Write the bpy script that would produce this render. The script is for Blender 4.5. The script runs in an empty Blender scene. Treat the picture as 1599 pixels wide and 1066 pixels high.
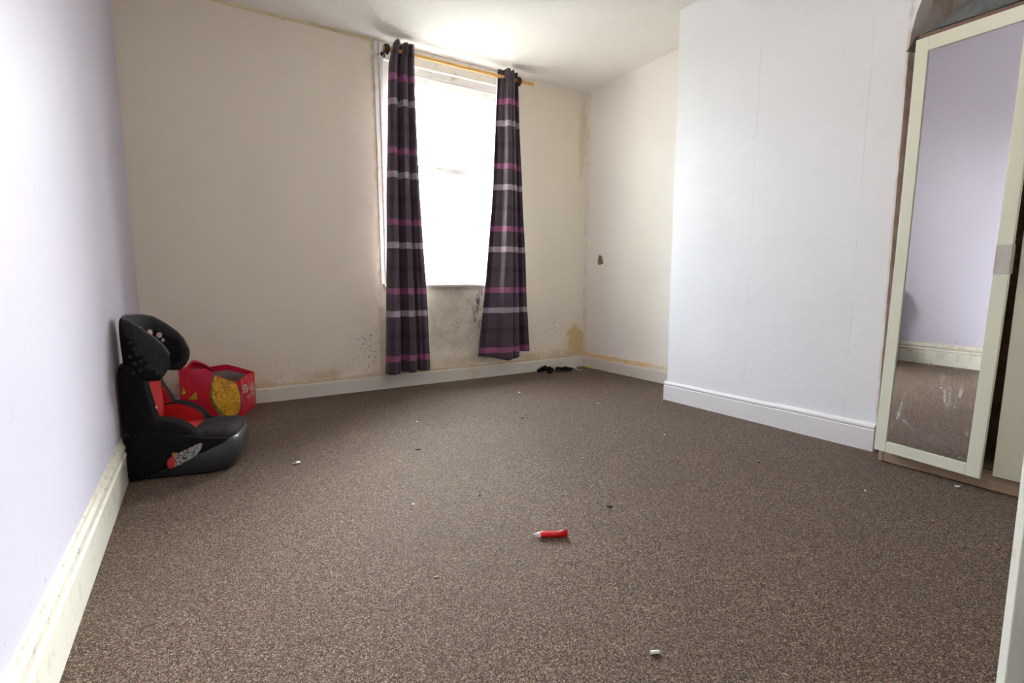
import bpy, bmesh, math, random
from mathutils import Vector, Matrix, noise
random.seed(7)
S = bpy.context.scene
COL = S.collection
PI = math.pi

# ------------------------------------------------------------------ camera
F_PX, PITCH, YAW, ROLL = 783.7, .1179, .5559, -.0019
fw = Vector((math.sin(YAW)*math.cos(PITCH), math.cos(YAW)*math.cos(PITCH), -math.sin(PITCH)))
rt = Vector((math.cos(YAW), -math.sin(YAW), 0))
up = rt.cross(fw)
r2 = rt*math.cos(ROLL) + up*math.sin(ROLL)
u2 = -rt*math.sin(ROLL) + up*math.cos(ROLL)
cam = bpy.data.cameras.new('camera')
cam.sensor_width = 36.0
cam.lens = F_PX*36.0/1599.0
cam.clip_start = .02
cam_o = bpy.data.objects.new('camera', cam)
COL.objects.link(cam_o)
M = Matrix((r2, u2, -fw)).transposed().to_4x4()
M.translation = (0, 0, .85)
cam_o.matrix_world = M
S.camera = cam_o

# ------------------------------------------------------------------ light
SKY_STRENGTH = 1.0
SUN_STRENGTH = 0.0
LAMP_W = 1.6
HAZE = .77
WHITE_BALANCE = (.88, .97, 1.08, 1)
S.view_settings.view_transform = 'Standard'
S.view_settings.look = 'None'
S.view_settings.gamma = 1.0
S.view_settings.use_curve_mapping = False
S.view_settings.exposure = 3.68
S.cycles.use_denoising = True
S.cycles.max_bounces = 14
S.cycles.diffuse_bounces = 8
S.cycles.glossy_bounces = 6
S.cycles.transparent_max_bounces = 12
S.cycles.sample_clamp_indirect = 12.0
S.cycles.caustics_reflective = False
S.cycles.caustics_refractive = False

world = bpy.data.worlds.new('sky')
S.world = world
world.use_nodes = True
wn = world.node_tree.nodes; wl = world.node_tree.links
bg = wn['Background']
SUN_AZ, SUN_EL = math.radians(38), math.radians(22)      # azimuth from the window's outward normal towards +x
skyt = wn.new('ShaderNodeTexSky')
skyt.sky_type = 'NISHITA'
skyt.sun_disc = False
skyt.sun_elevation = SUN_EL
skyt.sun_rotation = SUN_AZ
skyt.air_density = 1.0
skyt.dust_density = 10.0
skyt.ozone_density = 1.0
haze = wn.new('ShaderNodeMix'); haze.data_type = 'RGBA'
haze.inputs[0].default_value = HAZE
wl.new(skyt.outputs[0], haze.inputs[6])
haze.inputs[7].default_value = (3.0, 3.15, 3.3, 1)
hsv = wn.new('ShaderNodeHueSaturation'); hsv.inputs['Saturation'].default_value = .45
wl.new(haze.outputs[2], hsv.inputs['Color'])
wbal = wn.new('ShaderNodeMix'); wbal.data_type = 'RGBA'; wbal.blend_type = 'MULTIPLY'; wbal.inputs[0].default_value = 1
wl.new(hsv.outputs[0], wbal.inputs[6]); wbal.inputs[7].default_value = WHITE_BALANCE
wl.new(wbal.outputs[2], bg.inputs['Color'])
bg.inputs['Strength'].default_value = SKY_STRENGTH

sun = bpy.data.lights.new('sun', 'SUN')
sun.energy = SUN_STRENGTH
sun.angle = math.radians(1.5)
sun.color = (1, .90, .78)
sun_o = bpy.data.objects.new('sun', sun)
COL.objects.link(sun_o)
sun_o.rotation_euler = Vector((-math.sin(SUN_AZ)*math.cos(SUN_EL), -math.cos(SUN_AZ)*math.cos(SUN_EL), -math.sin(SUN_EL))).to_track_quat('-Z', 'Y').to_euler()

# room measures (metres)
XL, YB, XR, XC, YC, HC = -.3265, 3.923, 3.2845, 2.843, 2.4457, 2.645
TB = .42             # the front wall is a thick brick wall
YN = -.42            # near wall, behind the camera
YA = 1.116            # near edge of the chimney breast
WX0, WX1, WZ0, WZ1 = 1.285, 2.40, .835, 2.53   # window opening in the back wall

portal = bpy.data.lights.new('window_daylight', 'AREA')
portal.shape = 'RECTANGLE'
portal.size, portal.size_y = WX1-WX0, WZ1-WZ0
portal.cycles.is_portal = True
po = bpy.data.objects.new('window_daylight', portal)
COL.objects.link(po)
po.location = ((WX0+WX1)/2, YB+TB, (WZ0+WZ1)/2)
po.rotation_euler = (-PI/2, 0, 0)

# unseen fill lamp, added overhead to lift the shadows with soft light
lamp = bpy.data.lights.new('fill_lamp', 'POINT')
lamp.energy = LAMP_W
lamp.shadow_soft_size = .14
lamp.color = (1, .93, .86)
lamp_o = bpy.data.objects.new('fill_lamp', lamp)
COL.objects.link(lamp_o)
lamp_o.location = (1.05, 1.05, 2.35)

# ------------------------------------------------------------------ materials
class NT:
    def __init__(s, name):
        s.m = bpy.data.materials.new(name); s.m.use_nodes = True
        s.t = s.m.node_tree; s.n = s.t.nodes; s.l = s.t.links
        s.b = s.n['Principled BSDF']; s.out = s.n['Material Output']
        s._pos = None
    def add(s, typ, **kw):
        nd = s.n.new(typ)
        for k, v in kw.items(): setattr(nd, k, v)
        return nd
    def link(s, a, b): s.l.new(a, b)
    def set(s, nd, key, v):
        if isinstance(v, bpy.types.NodeSocket): s.l.new(v, nd.inputs[key])
        else: nd.inputs[key].default_value = v
    @property
    def pos(s):
        if s._pos is None: s._pos = s.add('ShaderNodeTexCoord').outputs['Object']
        return s._pos
    def xyz(s):
        sp = s.add('ShaderNodeSeparateXYZ'); s.link(s.pos, sp.inputs[0]); return sp.outputs
    def math(s, op, a, b=0.0, c=None, clamp=False):
        nd = s.add('ShaderNodeMath', operation=op, use_clamp=clamp)
        s.set(nd, 0, a); s.set(nd, 1, b)
        if c is not None: s.set(nd, 2, c)
        return nd.outputs[0]
    def maprange(s, v, a, b, c=0.0, d=1.0, smooth=True):
        nd = s.add('ShaderNodeMapRange')
        nd.interpolation_type = 'SMOOTHSTEP' if smooth else 'LINEAR'
        s.set(nd, 0, v); s.set(nd, 1, a); s.set(nd, 2, b); s.set(nd, 3, c); s.set(nd, 4, d)
        return nd.outputs[0]
    def noise(s, scale, detail=3, rough=.5, vec=None, out='Fac', dist=0.0):
        nd = s.add('ShaderNodeTexNoise')
        s.set(nd, 'Vector', vec if vec is not None else s.pos)
        nd.inputs['Scale'].default_value = scale; nd.inputs['Detail'].default_value = detail
        nd.inputs['Roughness'].default_value = rough; nd.inputs['Distortion'].default_value = dist
        return nd.outputs[out]
    def scaled(s, sx, sy, sz):
        nd = s.add('ShaderNodeMapping'); s.link(s.pos, nd.inputs[0]); nd.inputs['Scale'].default_value = (sx, sy, sz)
        return nd.outputs[0]
    def ramp(s, v, stops, interp='LINEAR'):
        nd = s.add('ShaderNodeValToRGB'); s.set(nd, 0, v)
        cr = nd.color_ramp; cr.interpolation = interp
        while len(cr.elements) < len(stops): cr.elements.new(.5)
        for e, (p, c) in zip(cr.elements, stops):
            e.position = p; e.color = (*c, 1) if len(c) == 3 else c
        return nd.outputs[0]
    def mix(s, f, a, b, blend='MIX'):
        nd = s.add('ShaderNodeMix', data_type='RGBA', blend_type=blend)
        s.set(nd, 0, f)
        for k, v in ((6, a), (7, b)):
            if isinstance(v, tuple) and len(v) == 3: v = (*v, 1)
            s.set(nd, k, v)
        return nd.outputs[2]
    def bump(s, h, strength=.3, dist=.01):
        nd = s.add('ShaderNodeBump'); s.set(nd, 'Height', h)
        nd.inputs['Strength'].default_value = strength; nd.inputs['Distance'].default_value = dist
        s.link(nd.outputs[0], s.b.inputs['Normal'])
    def base(s, v): 
        if isinstance(v, tuple): v = (*v[:3], 1)
        s.set(s.b, 'Base Color', v)
    def p(s, **kw):
        for k, v in kw.items(): s.set(s.b, k.replace('_', ' ').capitalize() if k not in ('IOR',) else k, v)
        return s

def simple(name, col, rough=.6, var=.08, scale=30, bump=0.0, metallic=0.0, bscale=None, spec=None):
    t = NT(name)
    n = t.noise(scale, 4, .6)
    c2 = tuple(max(0, c*(1-2*var)) for c in col)
    t.base(t.mix(t.maprange(n, .35, .7), (*col,), c2))
    t.b.inputs['Roughness'].default_value = rough
    t.b.inputs['Metallic'].default_value = metallic
    if spec is not None: t.b.inputs['Specular IOR Level'].default_value = spec
    if bump: t.bump(t.noise(bscale or scale*4, 3), bump, .004)
    return t.m

def paint_wall(name, col, rough=.75, bstr=.12, stains=None, spec=.3):
    t = NT(name)
    big = t.noise(1.3, 4, .6)
    c = t.mix(t.maprange(big, .3, .75, 0, .5), (*col,), tuple(k*.94 for k in col))
    # hairline scuffs
    sp = t.noise(60, 2, .5)
    c = t.mix(t.maprange(sp, .735, .77, 0, .35), c, tuple(k*.55 for k in col))
    if stains: c = stains(t, c)
    t.base(c)
    t.b.inputs['Roughness'].default_value = rough
    t.b.inputs['Specular IOR Level'].default_value = spec
    h = t.math('ADD', t.math('MULTIPLY', t.noise(9, 3), 1.0), t.math('MULTIPLY', t.noise(120, 2), .18))
    t.bump(h, bstr, .02)
    return t.m

def blob(t, x, z, rx, rz, nz, ax=0, soft=.55):
    """0..1 mask of an irregular stain centred at (x, z) on a wall"""
    o = t.xyz()
    a = t.math('DIVIDE', t.math('SUBTRACT', o[ax], x), rx)
    b = t.math('DIVIDE', t.math('SUBTRACT', o[2], z), rz)
    r = t.math('SQRT', t.math('ADD', t.math('MULTIPLY', a, a), t.math('MULTIPLY', b, b)))
    r = t.math('ADD', r, t.math('MULTIPLY', t.math('SUBTRACT', nz, .5), 1.6))
    return t.maprange(r, 1.0, 1.0-soft, 0, 1)

def back_stains(t, c):
    n1 = t.noise(11, 5, .65); n2 = t.noise(42, 5, .7); n3 = t.noise(5, 4, .6)
    # grey bloom of mould over the panel under the window
    m = t.math('MULTIPLY', blob(t, 1.93, .50, .42, .45, n3), t.maprange(n1, .36, .70, .30, .62))
    c = t.mix(m, c, (.36, .335, .27))
    m = t.math('MULTIPLY', blob(t, 1.95, .60, .30, .30, n3), t.maprange(n2, .58, .70, 0, .9))
    c = t.mix(m, c, (.055, .05, .04))
    m = t.math('MULTIPLY', blob(t, 2.12, .62, .16, .27, n1), t.maprange(t.noise(30, 4, .7, vec=t.scaled(1, 1, .25)), .50, .64, 0, .9))
    c = t.mix(m, c, (.05, .048, .045))
    # along the foot of the wall
    o = t.xyz()
    low = t.maprange(o[2], .40, .14, 0, 1)
    c = t.mix(t.math('MULTIPLY', low, t.maprange(n2, .57, .70, 0, .75)), c, (.17, .13, .085))
    c = t.mix(t.math('MULTIPLY', t.maprange(o[2], .24, .13, 0, 1), t.maprange(n3, .42, .66, 0, .7)), c, (.50, .36, .17))
    # brown damp patch in the right corner
    m = blob(t, 3.19, .27, .17, .20, n1)
    c = t.mix(t.math('MULTIPLY', m, .85), c, (.62, .44, .19))
    m = t.math('MULTIPLY', blob(t, 2.86, .42, .28, .13, n1), t.maprange(n2, .55, .68, 0, .8))
    c = t.mix(m, c, (.20, .16, .11))
    m = t.math('MULTIPLY', blob(t, 1.12, .36, .16, .16, n1), t.maprange(n2, .5, .68, 0, .6))
    c = t.mix(m, c, (.17, .14, .10))
    # yellowed stretch against the sides of the window casing
    m = t.math('MULTIPLY', t.maprange(t.math('ABSOLUTE', t.math('SUBTRACT', o[0], 1.215)), .03, 0, 0, 1), t.maprange(n1, .4, .6, .1, .7))
    c = t.mix(m, c, (.58, .48, .30))
    m = t.math('MULTIPLY', blob(t, 3.24, 2.2, .06, .5, n1), .4)
    c = t.mix(m, c, (.60, .47, .27))
    return c

def left_stains(t, c):
    o = t.xyz()
    n2 = t.noise(38, 4, .7); n1 = t.noise(7, 4, .6)
    low = t.maprange(o[2], .34, .18, 0, 1)
    c = t.mix(t.math('MULTIPLY', low, t.maprange(n2, .6, .7, 0, .5)), c, (.25, .22, .20))
    v = t.add('ShaderNodeTexVoronoi'); t.link(t.pos, v.inputs['Vector']); v.inputs['Scale'].default_value = 9
    dots = t.maprange(v.outputs['Distance'], .06, .04, 0, 1)
    m = t.math('MULTIPLY', dots, t.maprange(o[1], 2.4, 2.7, .35, 1))
    c = t.mix(t.math('MULTIPLY', m, .5), c, (.22, .19, .2))
    return c

def chim_lines(t, c):
    o = t.xyz()
    ln = None
    for y in (1.848, 1.269):
        w = t.math('ADD', o[1], t.math('MULTIPLY', t.math('SUBTRACT', t.noise(2.5, 2), .5), .02))
        k = t.maprange(t.math('ABSOLUTE', t.math('SUBTRACT', w, y)), .0045, .001, 0, 1)
        ln = k if ln is None else t.math('MAXIMUM', ln, k)
    ln = t.math('MULTIPLY', ln, t.maprange(t.noise(3.1, 3), .38, .6, .15, .8))
    c = t.mix(t.math('MULTIPLY', ln, .18), c, (.35, .34, .34))
    # brown shade painted onto the near return and its outer corner by the wardrobe
    m = t.math('MULTIPLY', t.maprange(t.math('ABSOLUTE', t.math('SUBTRACT', o[1], 1.116)), .014, .001, 0, 1), t.maprange(t.noise(14, 4), .4, .62, .2, .6))
    c = t.mix(m, c, (.55, .40, .30))
    return c

def alcove_stains(t, c):
    o = t.xyz(); n = t.noise(10, 4, .6)
    m = t.math('MULTIPLY', t.maprange(o[1], 3.82, 3.92, 0, 1), t.maprange(n, .4, .7, .1, .6))
    c = t.mix(m, c, (.62, .54, .40))
    return c

M_left = paint_wall('lavender_paint', (.605, .58, .70), .55, .10, left_stains, .4)
M_back = paint_wall('cream_paint', (.79, .725, .615), .8, .14, back_stains)
M_alc = paint_wall('alcove_paint', (.85, .82, .775), .7, .12, alcove_stains)
M_chim = paint_wall('white_paint', (.845, .855, .875), .5, .16, chim_lines, .45)
M_near = paint_wall('near_paint', (.8, .78, .78), .7, .1)

def mk_ceiling():
    t = NT('textured_ceiling')
    n = t.noise(55, 3, .6); v = t.noise(1.1, 4)
    t.base(t.mix(t.maprange(v, .3, .75, 0, .6), (.87, .845, .805), (.82, .79, .745)))
    t.b.inputs['Roughness'].default_value = .9
    t.bump(n, .30, .02)
    return t.m
M_ceil = mk_ceiling()

def mk_carpet():
    t = NT('heather_carpet')
    v = t.add('ShaderNodeTexVoronoi'); t.set(v, 'Vector', t.scaled(1, 1.0, 1)); v.inputs['Scale'].default_value = 400
    rnd = t.add('ShaderNodeSeparateColor'); t.link(v.outputs['Color'], rnd.inputs[0])
    c = t.ramp(rnd.outputs[0], [(0, (.012, .008, .006)), (.22, (.050, .030, .021)), (.45, (.135, .086, .062)), (.66, (.24, .165, .122)), (.85, (.36, .27, .20)), (.97, (.52, .42, .32))])
    n = t.noise(210, 3, .7)
    c = t.mix(t.maprange(n, .36, .66), t.mix(.55, c, (.024, .016, .012)), c)
    hue = t.add('ShaderNodeTexVoronoi'); t.set(hue, 'Vector', t.scaled(1, 1, 1)); hue.inputs['Scale'].default_value = 240
    hs = t.add('ShaderNodeSeparateColor'); t.link(hue.outputs['Color'], hs.inputs[0])
    tint = t.ramp(hs.outputs[1], [(0, (1.18, .88, .78)), (.35, (1.0, 1.0, 1.0)), (.65, (.92, 1.02, .98)), (1, (1.10, .98, .84))])
    c = t.mix(.85, c, tint, 'MULTIPLY')
    c = t.mix(t.maprange(t.noise(70, 3, .6), .42, .60, 0, .26), c, (.030, .020, .015))
    big = t.noise(2.2, 5, .6)
    c = t.mix(t.maprange(big, .3, .7, .0, .30), c, (.095, .063, .047))
    t.base(c)
    t.b.inputs['Roughness'].default_value = .85
    t.b.inputs['Specular IOR Level'].default_value = .25
    t.b.inputs['Sheen Weight'].default_value = .03
    t.b.inputs['Sheen Roughness'].default_value = .45
    h = t.math('ADD', t.math('MULTIPLY', v.outputs['Distance'], .35), t.noise(330, 3))
    t.bump(h, .6, .005)
    return t.m
M_carpet = mk_carpet()

def painted_wood(name, col, dirt=(.42, .33, .19), amount=.5, thr=(.5, .68), scale=9, rough=.45, ledge=None):
    t = NT(name)
    n = t.noise(scale, 5, .65); n2 = t.noise(45, 4, .7)
    c = t.mix(t.maprange(n, thr[0], thr[1], 0, amount), (*col,), dirt)
    c = t.mix(t.maprange(n2, .62, .74, 0, amount*.9), c, tuple(k*.4 for k in dirt))
    if ledge:      # old varnish bared near the top edge
        o = t.xyz()
        c = t.mix(t.math('MULTIPLY', t.maprange(o[2], ledge[0], ledge[1], 0, 1), t.maprange(n, .30, .52, .15, ledge[2])), c, ledge[3])
        c = t.mix(t.math('MULTIPLY', t.maprange(o[2], ledge[0], ledge[1], 0, 1), t.maprange(n2, .55, .66, 0, .6)), c, (.16, .11, .06))
    t.base(c); t.b.inputs['Roughness'].default_value = rough
    t.bump(t.noise(30, 4), .08, .01)
    return t.m
M_bb_left = painted_wood('skirting_gloss_left', (.72, .71, .63), (.42, .36, .24), .45, (.52, .7), 14, ledge=(.125, .17, .45, (.44, .38, .28)))
M_bb_back = painted_wood('skirting_gloss_back', (.66, .64, .58), (.62, .45, .22), .6, (.56, .68), 5, ledge=(.092, .118, .75, (.52, .37, .18)))
M_bb_alc = painted_wood('skirting_gloss_alcove', (.70, .66, .63), (.6, .45, .3), .2, (.6, .7), 6, ledge=(.10, .112, .9, (.72, .50, .26)))
M_bb_chim = painted_wood('skirting_gloss_chimney', (.80, .78, .78), (.5, .45, .4), .15, (.6, .75), 8, rough=.35)
M_winpaint = painted_wood('window_gloss', (.80, .79, .75), (.42, .35, .22), .45, (.55, .68), 12, rough=.4)
M_sill = painted_wood('sill_gloss', (.78, .76, .72), (.40, .34, .24), .6, (.52, .66), 16, rough=.4)
M_caulk = painted_wood('yellowed_filler', (.70, .62, .38), (.5, .42, .2), .5, (.45, .65), 6, rough=.7)

def mk_glass():
    t = NT('window_glass')
    t.n.remove(t.b)
    tr = t.add('ShaderNodeBsdfTransparent'); gl = t.add('ShaderNodeBsdfGlossy'); gl.inputs['Roughness'].default_value = .02
    tr.inputs[0].default_value = (.97, .985, .98, 1)
    lw_ = t.add('ShaderNodeLayerWeight')
    fr = t.math('ADD', .03, t.math('MULTIPLY', .9, t.math('POWER', lw_.outputs['Facing'], 5.0)))
    mx = t.add('ShaderNodeMixShader')
    t.link(fr, mx.inputs[0]); t.link(tr.outputs[0], mx.inputs[1]); t.link(gl.outputs[0], mx.inputs[2])
    t.link(mx.outputs[0], t.out.inputs[0])
    return t.m
M_glass = mk_glass()

def wood(name, c1, c2, axis='x', scale=3.0, rough=.5):
    t = NT(name)
    sc = {'x': (1, 14, 14), 'y': (14, 1, 14), 'z': (14, 14, 1)}[axis]
    n = t.noise(scale, 5, .6, vec=t.scaled(*sc), dist=.6)
    t.base(t.mix(t.maprange(n, .32, .68), (*c1,), (*c2,)))
    t.b.inputs['Roughness'].default_value = rough
    t.bump(n, .05, .005)
    return t.m
M_pole = wood('pine_pole', (.72, .40, .12), (.58, .28, .07), 'x', 4, .4)
M_darkwood = simple('dark_turned_wood', (.035, .018, .016), .25, .15, 20)
M_carcass = wood('oak_foil', (.50, .38, .275), (.40, .29, .20), 'y', 3, .5)
M_carc_top = wood('walnut_foil_edge', (.20, .115, .08), (.15, .08, .055), 'y', 3, .5)
M_door = simple('cream_laminate', (.78, .78, .63), .32, .02, 4)
M_mirror = NT('mirror_silver')
def mk_mirror():
    t = M_mirror
    n = t.noise(26, 5, .7); o = t.xyz()
    t.base((.90, .90, .91))
    t.b.inputs['Metallic'].default_value = 1.0
    sm = t.noise(14, 4, .75, vec=t.scaled(1, 1, .5), dist=1.2)
    # hand smears low on the glass
    m = t.math('MULTIPLY', t.maprange(sm, .52, .66, 0, .75), t.maprange(o[2], .55, .35, 0, 1))
    m = t.math('MULTIPLY', m, t.maprange(o[2], .13, .25, 0, 1))
    t.set(t.b, 'Roughness', t.math('ADD', .012, t.math('MULTIPLY', m, .35)))
    d = t.add('ShaderNodeBsdfDiffuse'); d.inputs[0].default_value = (.7, .7, .7, 1)
    mx = t.add('ShaderNodeMixShader'); t.link(t.math('MULTIPLY', m, .6), mx.inputs[0])
    t.link(t.b.outputs[0], mx.inputs[1]); t.link(d.outputs[0], mx.inputs[2]); t.link(mx.outputs[0], t.out.inputs[0])
    return t.m
M_mirror = mk_mirror()
M_nickel = simple('satin_nickel', (.62, .59, .50), .38, .04, 12, metallic=.85)
M_opendoor = painted_wood('door_gloss', (.74, .74, .66), (.48, .36, .12), .45, (.55, .7), 9, rough=.4)

def mk_curtain():
    t = NT('striped_satin')
    o = t.xyz()
    # woven bands repeat every three stripes; zero of the scale lies in a magenta stripe
    k = t.math('DIVIDE', t.math('SUBTRACT', o[2], .255), .1752)
    fr = t.math('FRACT', t.math('ADD', k, .5))
    on = t.math('LESS_THAN', t.math('ABSOLUTE', t.math('SUBTRACT', fr, .5)), .135)
    idx = t.math('MODULO', t.math('FLOOR', t.math('ADD', k, 60.5)), 3.0)     # 0 magenta, 1 dark, 2 pale
    weave = t.noise(240, 2, .5, vec=t.scaled(.35, .35, 2.2))
    ground = t.mix(weave, (.050, .031, .047), (.073, .048, .068))
    pale = t.mix(weave, (.34, .275, .33), (.44, .365, .42))
    mag = t.mix(weave, (.27, .070, .175), (.37, .105, .245))
    dark = t.mix(weave, (.036, .015, .030), (.050, .022, .042))
    c = t.mix(t.math('GREATER_THAN', idx, 1.5), t.mix(t.math('GREATER_THAN', idx, .5), mag, dark), pale)
    c = t.mix(on, ground, c)
    t.base(c)
    t.b.inputs['Roughness'].default_value = .36
    t.b.inputs['Specular IOR Level'].default_value = .5
    t.b.inputs['Sheen Weight'].default_value = .25
    t.bump(weave, .08, .002)
    tl = t.add('ShaderNodeBsdfTranslucent'); t.set(tl, 'Color', t.mix(.25, c, (.45, .35, .55)))
    mx = t.add('ShaderNodeMixShader'); mx.inputs[0].default_value = .10
    t.link(t.b.outputs[0], mx.inputs[1]); t.link(tl.outputs[0], mx.inputs[2]); t.link(mx.outputs[0], t.out.inputs[0])
    return t.m
M_curt = mk_curtain()
def mk_lining():
    t = NT('cotton_lining'); n = t.noise(200, 2, .5, vec=t.scaled(1, 1, .4))
    c = t.mix(n, (.66, .61, .62), (.58, .53, .55)); t.base(c); t.b.inputs['Roughness'].default_value = .85
    return t.m
M_lining = mk_lining()
M_eyelet = simple('brushed_eyelet', (.62, .60, .56), .3, .03, 20, metallic=1.0)

M_black = simple('black_fabric', (.012, .011, .013), .85, .2, 60, .25, bscale=420, spec=.15)
M_char = simple('charcoal_fabric', (.030, .031, .034), .7, .15, 40, .2, bscale=400, spec=.15)
M_padgrey = simple('worn_grey_pad', (.040, .034, .038), .75, .25, 25, .2, bscale=380, spec=.15)
M_red = simple('red_fabric', (.50, .006, .008), .8, .12, 20, .2, bscale=420)
M_pipe = simple('black_piping', (.008, .008, .009), .6, .05, 30)
M_plas = simple('slate_plastic', (.040, .048, .056), .32, .10, 6)
M_plasblk = simple('black_plastic', (.010, .010, .011), .4, .1, 10)
M_white = simple('white_plastic', (.7, .69, .66), .4, .05, 20)
M_peach = simple('peach_print', (.70, .50, .38), .7, .05, 20)
M_lilac = simple('pale_print', (.55, .50, .55), .7, .05, 20)

# ------------------------------------------------------------------ builders
def empty(name, loc=(0, 0, 0), rot=(0, 0, 0)):
    o = bpy.data.objects.new(name, None); COL.objects.link(o)
    o.location = loc; o.rotation_euler = rot; o.empty_display_size = .1
    return o
def tag(o, label=None, cat=None, group=None, kind=None):
    if label: o['label'] = label
    if cat: o['category'] = cat
    if group: o['group'] = group
    if kind: o['kind'] = kind
    return o
def obj(name, bm, mat, parent=None, smooth=False, label=None, loc=None, rot=None):
    bmesh.ops.recalc_face_normals(bm, faces=bm.faces)
    me = bpy.data.meshes.new(name); bm.to_mesh(me); bm.free()
    if smooth:
        for p in me.polygons: p.use_smooth = True
    for m in (mat if isinstance(mat, (list, tuple)) else [mat]): me.materials.append(m)
    o = bpy.data.objects.new(name, me); COL.objects.link(o)
    if parent: o.parent = parent
    if loc is not None: o.location = loc
    if rot is not None: o.rotation_euler = rot
    if label: o['label'] = label
    return o
def sharp(o, ang=35):
    o.data.set_sharp_from_angle(angle=math.radians(ang)); return o
def BM(): return bmesh.new()
def box(bm, a, b, mi=0):
    x0, y0, z0 = a; x1, y1, z1 = b
    v = [bm.verts.new(p) for p in ((x0,y0,z0),(x1,y0,z0),(x1,y1,z0),(x0,y1,z0),(x0,y0,z1),(x1,y0,z1),(x1,y1,z1),(x0,y1,z1))]
    for f in ((0,3,2,1),(4,5,6,7),(0,1,5,4),(1,2,6,5),(2,3,7,6),(3,0,4,7)):
        fc = bm.faces.new([v[i] for i in f]); fc.material_index = mi
    return bm
def bevel(bm, w=.003, seg=2):
    bmesh.ops.bevel(bm, geom=list(bm.edges), offset=w, segments=seg, profile=.5, affect='EDGES')
    return bm
def bbox(a, b, w=.003, seg=2): return bevel(box(BM(), a, b), w, seg)
def tube(bm, pts, r, n=10, caps=True, closed=False, rad=None):
    pts = [Vector(p) for p in pts]; rings = []; N = len(pts); prev = None
    for i, p in enumerate(pts):
        a = pts[(i-1) % N] if (closed or i) else p; b = pts[(i+1) % N] if (closed or i < N-1) else p
        t = (b-a).normalized()
        if prev is None:
            ref = Vector((0, 0, 1)) if abs(t.z) < .9 else Vector((1, 0, 0)); e = t.cross(ref).normalized()
        else:
            e = (prev - t*prev.dot(t)).normalized()
        prev = e; f = t.cross(e); rr = rad[i] if rad else r
        rings.append([bm.verts.new(p + (e*math.cos(2*PI*k/n) + f*math.sin(2*PI*k/n))*rr) for k in range(n)])
    for i in range(N if closed else N-1):
        A, B = rings[i], rings[(i+1) % N]
        for k in range(n): bm.faces.new((A[k], A[(k+1) % n], B[(k+1) % n], B[k]))
    if caps and not closed: bm.faces.new(rings[0][::-1]); bm.faces.new(rings[-1])
    return bm
def lathe(bm, prof, n=24, axis='z', origin=(0, 0, 0)):
    O = Vector(origin); rings = []
    for r, h in prof:
        ring = []
        for k in range(n):
            c, s = r*math.cos(2*PI*k/n), r*math.sin(2*PI*k/n)
            p = {'z': (c, s, h), 'x': (h, c, s), 'y': (c, h, s)}[axis]
            ring.append(bm.verts.new(O + Vector(p)))
        rings.append(ring)
    for A, B in zip(rings, rings[1:]):
        for k in range(n): bm.faces.new((A[k], A[(k+1) % n], B[(k+1) % n], B[k]))
    bm.faces.new(rings[0][::-1]); bm.faces.new(rings[-1])
    return bm
def extrude_profile(prof, p0, p1, out, caps=True):
    """moulding: prof = (offset along out, z) closed section, swept straight from p0 to p1"""
    bm = BM(); out = Vector(out); rs = []
    for p in (p0, p1):
        p = Vector(p); rs.append([bm.verts.new(p + out*a + Vector((0, 0, b))) for a, b in prof])
    n = len(prof)
    for k in range(n): bm.faces.new((rs[0][k], rs[0][(k+1) % n], rs[1][(k+1) % n], rs[1][k]))
    if caps: bm.faces.new(rs[0][::-1]); bm.faces.new(rs[1])
    return bm
def grid(nu, nv, fn, bm=None):
    bm = bm or BM()
    vs = [[bm.verts.new(fn(i/nu, j/nv)) for i in range(nu+1)] for j in range(nv+1)]
    for j in range(nv):
        for i in range(nu): bm.faces.new((vs[j][i], vs[j][i+1], vs[j+1][i+1], vs[j+1][i]))
    return bm
def smoothpath(pts, n=6, closed=False):
    P = [Vector(p) for p in pts]; N = len(P); out = []
    rng = range(N if closed else N-1)
    for i in rng:
        a, b, c, d = (P[(i+k-1) % N] if closed else P[min(max(i+k-1, 0), N-1)] for k in range(4))
        for k in range(n):
            t = k/n
            out.append(.5*((2*b) + (c-a)*t + (2*a-5*b+4*c-d)*t*t + (3*b-a-3*c+d)*t**3))
    if not closed: out.append(P[-1])
    return out
def struct(o): o['kind'] = 'structure'; return o
def interp(tab, x):
    for (a, va), (b, vb) in zip(tab, tab[1:]):
        if x <= b or (b, vb) == tab[-1]:
            t = min(1, max(0, (x-a)/(b-a))); return va+(vb-va)*t
def sinterp(tab, x):
    for (a, va), (b, vb) in zip(tab, tab[1:]):
        if x <= b or (b, vb) == tab[-1]:
            t = min(1, max(0, (x-a)/(b-a))); t = t*t*(3-2*t); return va+(vb-va)*t

# ------------------------------------------------------------------ outside
XO0, XO1 = -14, 18
bm = box(BM(), (-40, YB+TB, -3.4), (44, 40, -3.2))
struct(obj('ground', bm, simple('street_paving', (.18, .165, .145), .9, .15, 2)))
bm = BM()
sec = [(YB+13, -3.2), (YB+13, 3.1), (YB+12.7, 3.15), (YB+17, 6.0), (YB+21, 3.1), (YB+21, -3.2)]
rs = [[bm.verts.new((x, y, z)) for y, z in sec] for x in (XO0-10, XO1+14)]
for k in range(len(sec)): bm.faces.new((rs[0][k], rs[0][(k+1) % 6], rs[1][(k+1) % 6], rs[1][k]))
bm.faces.new(rs[0]); bm.faces.new(rs[1][::-1])
struct(obj('wall_opposite_terrace', bm, simple('pale_render', (.66, .60, .52), .9, .1, 1.5)))

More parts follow.
